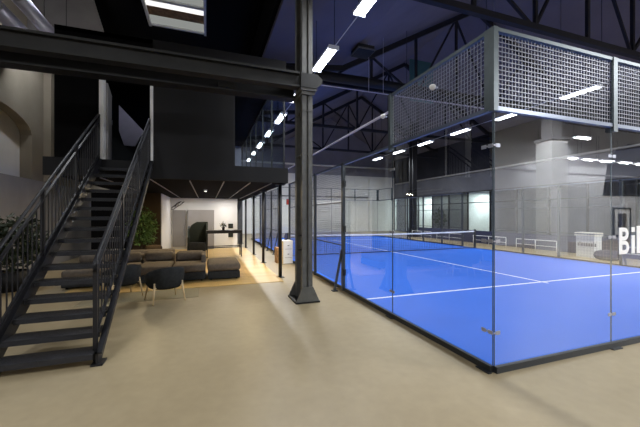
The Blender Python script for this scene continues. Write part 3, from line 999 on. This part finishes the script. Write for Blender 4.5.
# ================================================================== LOUNGE
# ---- sofa modules
def sofa_module(x0, x1, y0, y1, label, back=True, arm=None, nback=1):
    x0, x1 = x0 + .012, x1 - .012
    o = thing('sofa_module', label, 'sofa', ((x0 + x1) / 2, (y0 + y1) / 2, 0.012), 'modules of the low sofa')
    MB().soft(x0 + .01, x1 - .01, y0, y1, .05, .25, .03).build('base', M['sofadark'], o)
    ye = y1 - (.28 if back else 0)
    MB().soft(x0 + .01, x1 - .01, y0 - .01, ye, .25, .44, .06, .008).build('seat', M['sofa'], o)
    if back:
        MB().soft(x0 + .01, x1 - .01, y1 - .16, y1, .25, .64, .04).build('backrest', M['sofa'], o)
        w = (x1 - x0) / nback
        for k in range(nback):
            a = x0 + w * k
            m = MB().soft(a + .03, a + w - .03, y1 - .36, y1 - .17, .44, .70, .08, .02)
            m.build('back_cushion', M['sofa'], o)
    if arm:
        ax = x1 if arm > 0 else x0 + .12
        MB().soft(ax - .12, ax, y0 + .35, y1, .44, .66, .04).build('armrest', M['sofa'], o)
    for xx in (x0 + .1, x1 - .1):
        for yy in (y0 + .1, y1 - .1):
            MB().box(xx - .02, xx + .02, yy - .02, yy + .02, .012, .05).build('foot', M['black'], o)
    return o
sofa_module(-6.1, -5.35, 6.1, 7.5, 'low sofa module behind the stairs, at the far end of the sofa')
sofa_module(-5.35, -4.6, 6.1, 7.5, 'low sofa module with a tan back cushion seen between the stair treads')
sofa_module(-4.6, -3.8, 6.1, 7.5, 'low sofa module directly behind the tub chair')
sofa_module(-3.8, -2.97, 6.1, 7.3, 'low dark sofa module with an armrest next to the ottoman', arm=1)
o = thing('ottoman', 'square taupe ottoman with a charcoal base at the open end of the sofa', 'ottoman', (-2.5, 6.75, .012))
MB().soft(-2.93, -2.12, 6.1, 7.35, .04, .24, .03).build('base', M['sofadark'], o)
MB().soft(-2.94, -2.11, 6.09, 7.36, .24, .44, .07, .02).build('cushion', M['sofa'], o)
for xx in (-2.85, -2.2):
    for yy in (6.2, 7.25):
        MB().box(xx - .02, xx + .02, yy - .02, yy + .02, .012, .04).build('foot', M['black'], o)
# a second low sofa behind
o = thing('rear_sofa', 'brown low sofa back standing behind the main sofa near the plant', 'sofa', (-4.6, 8.6, .012))
MB().soft(-5.5, -3.9, 8.2, 9.1, .05, .42, .05).build('base', M['sofa'], o)
MB().soft(-5.5, -3.9, 8.2, 8.4, .42, .66, .05).build('backrest', M['sofa'], o)
MB().soft(-4.75, -4.3, 8.42, 8.6, .45, .76, .06, .02).build('cushion', M['brown'], o)

# ---- tub chairs
def tub_chair():
    o = bpy.data.objects.new('tub_chair', None)
    COL.objects.link(o)
    # shell: curved band around the back and sides (open to +y), seat pan
    n, pts = 20, []
    rings = []
    for i in range(n + 1):
        a = PI * 1.12 + (PI * .76) * 0  # placeholder
        t = -1 + 2 * i / n
        ang = -PI / 2 + t * PI * .56
        side = abs(t) ** 2
        cx, cy = .31 * math.cos(ang), .27 * math.sin(ang) + .02
        nx, ny = math.cos(ang), math.sin(ang)
        zt = .70 - .17 * side
        zb = .27 + .05 * side
        rings.append([(cx, cy, zb), (cx + nx * .035, cy + ny * .035, zb + .05), (cx + nx * .06, cy + ny * .06, zt - .03), (cx + nx * .045, cy + ny * .045, zt), (cx + nx * .02, cy + ny * .02, zt), (cx, cy, zt - .04), (cx - nx * .03, cy - ny * .03, zb + .06)])
    g = MB()
    K = len(rings[0])
    vs = [p for r in rings for p in r]
    fs = []
    for i in range(n):
        for k in range(K):
            fs.append((i * K + k, i * K + (k + 1) % K, (i + 1) * K + (k + 1) % K, (i + 1) * K + k))
    fs += [tuple(range(K))[::-1], tuple(n * K + k for k in range(K))]
    g.add(vs, fs, True)
    g.build('shell', M['sofadark'], o, False)
    MB().soft(-.27, .27, -.22, .30, .30, .44, .06, .01).build('seat', M['sofadark'], o, False)
    for sx in (-1, 1):
        for sy, top in ((-1, .40), (1, .36)):
            MB().tube([(sx * .25, sy * .20 + .02, top), (sx * .30, sy * .27 + .02, 0)], .022, 8, .013).build('leg', M['oak'], o, False)
    MB().bar((-.26, -.18, .315), (.26, -.18, .315), .03).bar((-.26, .2, .315), (.26, .2, .315), .03).build('seat_frame', M['oak'], o, False)
    return o
ch = tub_chair()
ch.location = (-3.74, 4.42, 0)
ch.rotation_euler = (0, 0, math.radians(24))
tag(ch, 'dark tub chair on pale wooden legs in full view in front of the sofa', 'chair', 'tub chairs in the lounge')
dup(ch, (-4.62, 5.0, 0), math.radians(35), 'dark tub chair half hidden by the stair railing', 'tub chairs in the lounge')

tag(MB().box(-5.3, -3.12, 4.5, 5.38, 0, .008).build('floor_mat', M['mat_']), 'flat olive woven mat under the tub chairs at the edge of the oak floor', 'mat')

# ---- high table
o = thing('high_table', 'black framed high table with a foot rail in front of the white lounge wall', 'table', (-2.2, 11.0, .012))
MB().box(-2.98, -1.6, 10.7, 11.35, 1.04, 1.09).build('table_top', M['darksteel'], o)
for x in (-2.95, -1.63):
    for y in (10.73, 11.32):
        MB().box(x - .022, x + .022, y - .022, y + .022, .012, 1.04).build('leg', M['darksteel'], o)
MB().box(-2.95, -1.63, 10.71, 10.75, .4, .43).box(-2.95, -1.63, 11.3, 11.34, .4, .43).build('foot_rail', M['darksteel'], o)
MB().box(-2.95, -1.63, 10.71, 10.75, .97, 1.04).build('apron', M['darksteel'], o)
plant('small_plant', 'small dark potted plant standing on the high table', -2.32, 11.0, .06, .12, 1.2, 1.42, .12, 90, .07, 'leafdark', 9, zb=1.09)
for z0, lb in ((1.02, 'upper'), (.56, 'lower')):
    q = thing('wall_frame', '%s of two small black square frames on the white lounge wall' % lb, 'picture', (-1.79, 14.48, z0))
    MB().box(-1.92, -1.68, 14.47, 14.5, z0, z0 + .24).build('frame', M['black'], q)
    MB().box(-1.88, -1.72, 14.462, 14.47, z0 + .04, z0 + .2).build('print', M['felt'], q)
# ---- grey doors/lockers on the back wall
o = struct('door_3', MB().box(-4.55, -3.95, 14.44, 14.5, .15, 1.95), M['lock'])
MB().box(-4.06, -4.03, 14.40, 14.44, .7, 1.15).build('door_handle', M['clamp'], o)
o = thing('locker', 'grey two-door locker against the white lounge wall behind the felt chair', 'locker', (-3.2, 14.3, .012))
MB().box(-3.86, -2.62, 14.2, 14.49, .012, 1.96).build('body', M['lock'], o)
for x0, x1 in ((-3.84, -3.26), (-3.24, -2.64)):
    dd = MB().box(x0, x1, 14.18, 14.2, .06, 1.93).build('door', M['lock'], o)
    MB().box(x1 - .07, x1 - .05, 14.16, 14.18, .95, 1.1).build('handle', M['clamp'], dd)
# ---- felt high-back chair
o = thing('booth_chair', 'dark green high-backed rounded chair in front of the grey locker', 'chair', (-3.3, 12.6, .012))
poly = [(-3.80, .1), (-2.92, .1), (-2.92, 1.40), (-3.4, 1.40), (-3.62, 1.26), (-3.76, .95)]
MB().prism(poly, 'y', 12.85, 12.97).build('backrest', M['felt'], o)
MB().prism([(12.3, .5), (12.97, .5), (12.97, 1.2), (12.6, 1.0), (12.3, .75)], 'x', -3.76, -3.70).prism([(12.3, .5), (12.97, .5), (12.97, 1.34), (12.7, 1.34), (12.3, .9)], 'x', -3.0, -2.94).build('side_wing', M['felt'], o)
MB().soft(-3.7, -3.0, 12.3, 12.85, .06, .5, .05).build('seat', M['sofadark'], o)
for x in (-3.6, -3.1):
    for y in (12.4, 12.8):
        MB().tube([(x, y, .012), (x, y, .36)], .018, 8).build('leg', M['black'], o)
# ---- branch artwork on the wall
g = MB()
def br(p):
    g.tube([(x, 14.47, z) for x, z in p], .016, 5)
br([(-4.62, 2.0), (-4.5, 1.98), (-4.35, 2.12), (-4.2, 2.2), (-4.1, 2.3), (-4.12, 2.36)])
br([(-4.6, 2.05), (-4.4, 2.22), (-4.3, 2.32), (-4.15, 2.38)])
br([(-4.45, 2.1), (-4.38, 2.2), (-4.36, 2.3)])
br([(-4.3, 2.15), (-4.3, 2.28), (-4.2, 2.33)])
br([(-4.1, 2.3), (-4.02, 2.36), (-4.05, 2.41)])
tag(g.build('branch_artwork', M['black']), 'black branch-shaped wall artwork above the grey door', 'wall art')

# ---- plants
plant('potted_tree', 'bushy green potted tree behind the sofa against the brown wall', -5.1, 9.9, .26, .5, .62, 1.95, .46, 1300, .13, 'leaf', 3)
plant('potted_shrub', 'dark leafy shrub in a black pot behind the stair railing by the plaster wall', -7.15, 6.5, .32, .45, .5, 1.72, .62, 1100, .17, 'leafdark', 4)
# lounge lights
o = thing('ceiling_spot', 'small round glowing spot in the dark lounge ceiling', 'spot lamp', (-3.0, 8.6, FZ0 - .03))
MB().lathe([(.05, -.03), (.055, .0), (.055, .03)], (-3.0, 8.6, FZ0 - .02)).build('housing', M['lampbody'], o)
MB().lathe([(.04, -.034), (.04, -.03)], (-3.0, 8.6, FZ0 - .02)).build('lens', M['indicator'], o)
def warm(x, y, z, e, size=.25, col=(1, .78, .45)):
    l = bpy.data.lights.new('lounge_light', 'AREA')
    l.size = size
    l.energy = e
    l.color = col
    q = bpy.data.objects.new('lounge_light', l)
    q.location = (x, y, z)
    COL.objects.link(q)
warm(-1.6, 7.6, FZ0 - .03, 26)
warm(-2.2, 11.9, FZ0 - .03, 20, col=(1, .85, .6))
warm(-3.6, 13.3, FZ0 - .03, 8, col=(1, .93, .85))
warm(-2.0, 13.6, FZ0 - .03, 12, col=(1, .95, .9))
warm(-4.6, 8.0, FZ0 - .03, 16)
warm(-3.2, 6.9, FZ0 - .03, 8)

# ================================================================== upper left: ducts, skylight
for i, (x, z, r, lb) in enumerate(((-6.95, 6.62, .16, 'thick lavender-grey air duct high by the left wall, innermost of three'), (-7.35, 6.3, .18, 'thick lavender-grey air duct high by the left wall, middle of three'), (-7.72, 5.9, .14, 'lavender-grey air duct high by the left wall, lowest of three'))):
    o = thing('wall_duct', lb, 'duct', (x, 6, z), 'air ducts by the left wall')
    MB().tube([(x, -2, z), (x, 8.2, z)], r, 16).build('pipe', M['duct'], o)
    for y in (1.2, 3.7, 6.2):
        MB().tube([(x, y, z), (x, y + .05, z)], r + .012, 16).build('collar', M['lock'], o)
o = thing('roof_skylight', 'white framed lit skylight in the black roof above the mezzanine', 'skylight', (-3.95, 9.3, 8.5))
MB().box(-4.9, -4.82, 7.6, 10.1, 8.45, 8.75).box(-3.06, -2.98, 7.6, 10.1, 8.45, 8.75).box(-4.9, -2.98, 10.05, 10.12, 8.5, 8.75).box(-4.9, -2.98, 8.52, 8.64, 8.5, 8.6).build('frame', M['white'], o)
MB().box(-4.82, -3.06, 9.55, 10.05, 8.56, 8.58).build('lower_pane', M['skydull'], o)
MB().box(-4.82, -3.06, 9.02, 9.55, 8.57, 8.59).build('board', M['rust'], o)
MB().box(-4.82, -3.06, 8.64, 9.02, 8.56, 8.58).build('bright_pane', M['sky'], o)
MB().box(-4.82, -3.06, 7.6, 8.52, 8.56, 8.58).build('upper_pane', M['skydull'], o)
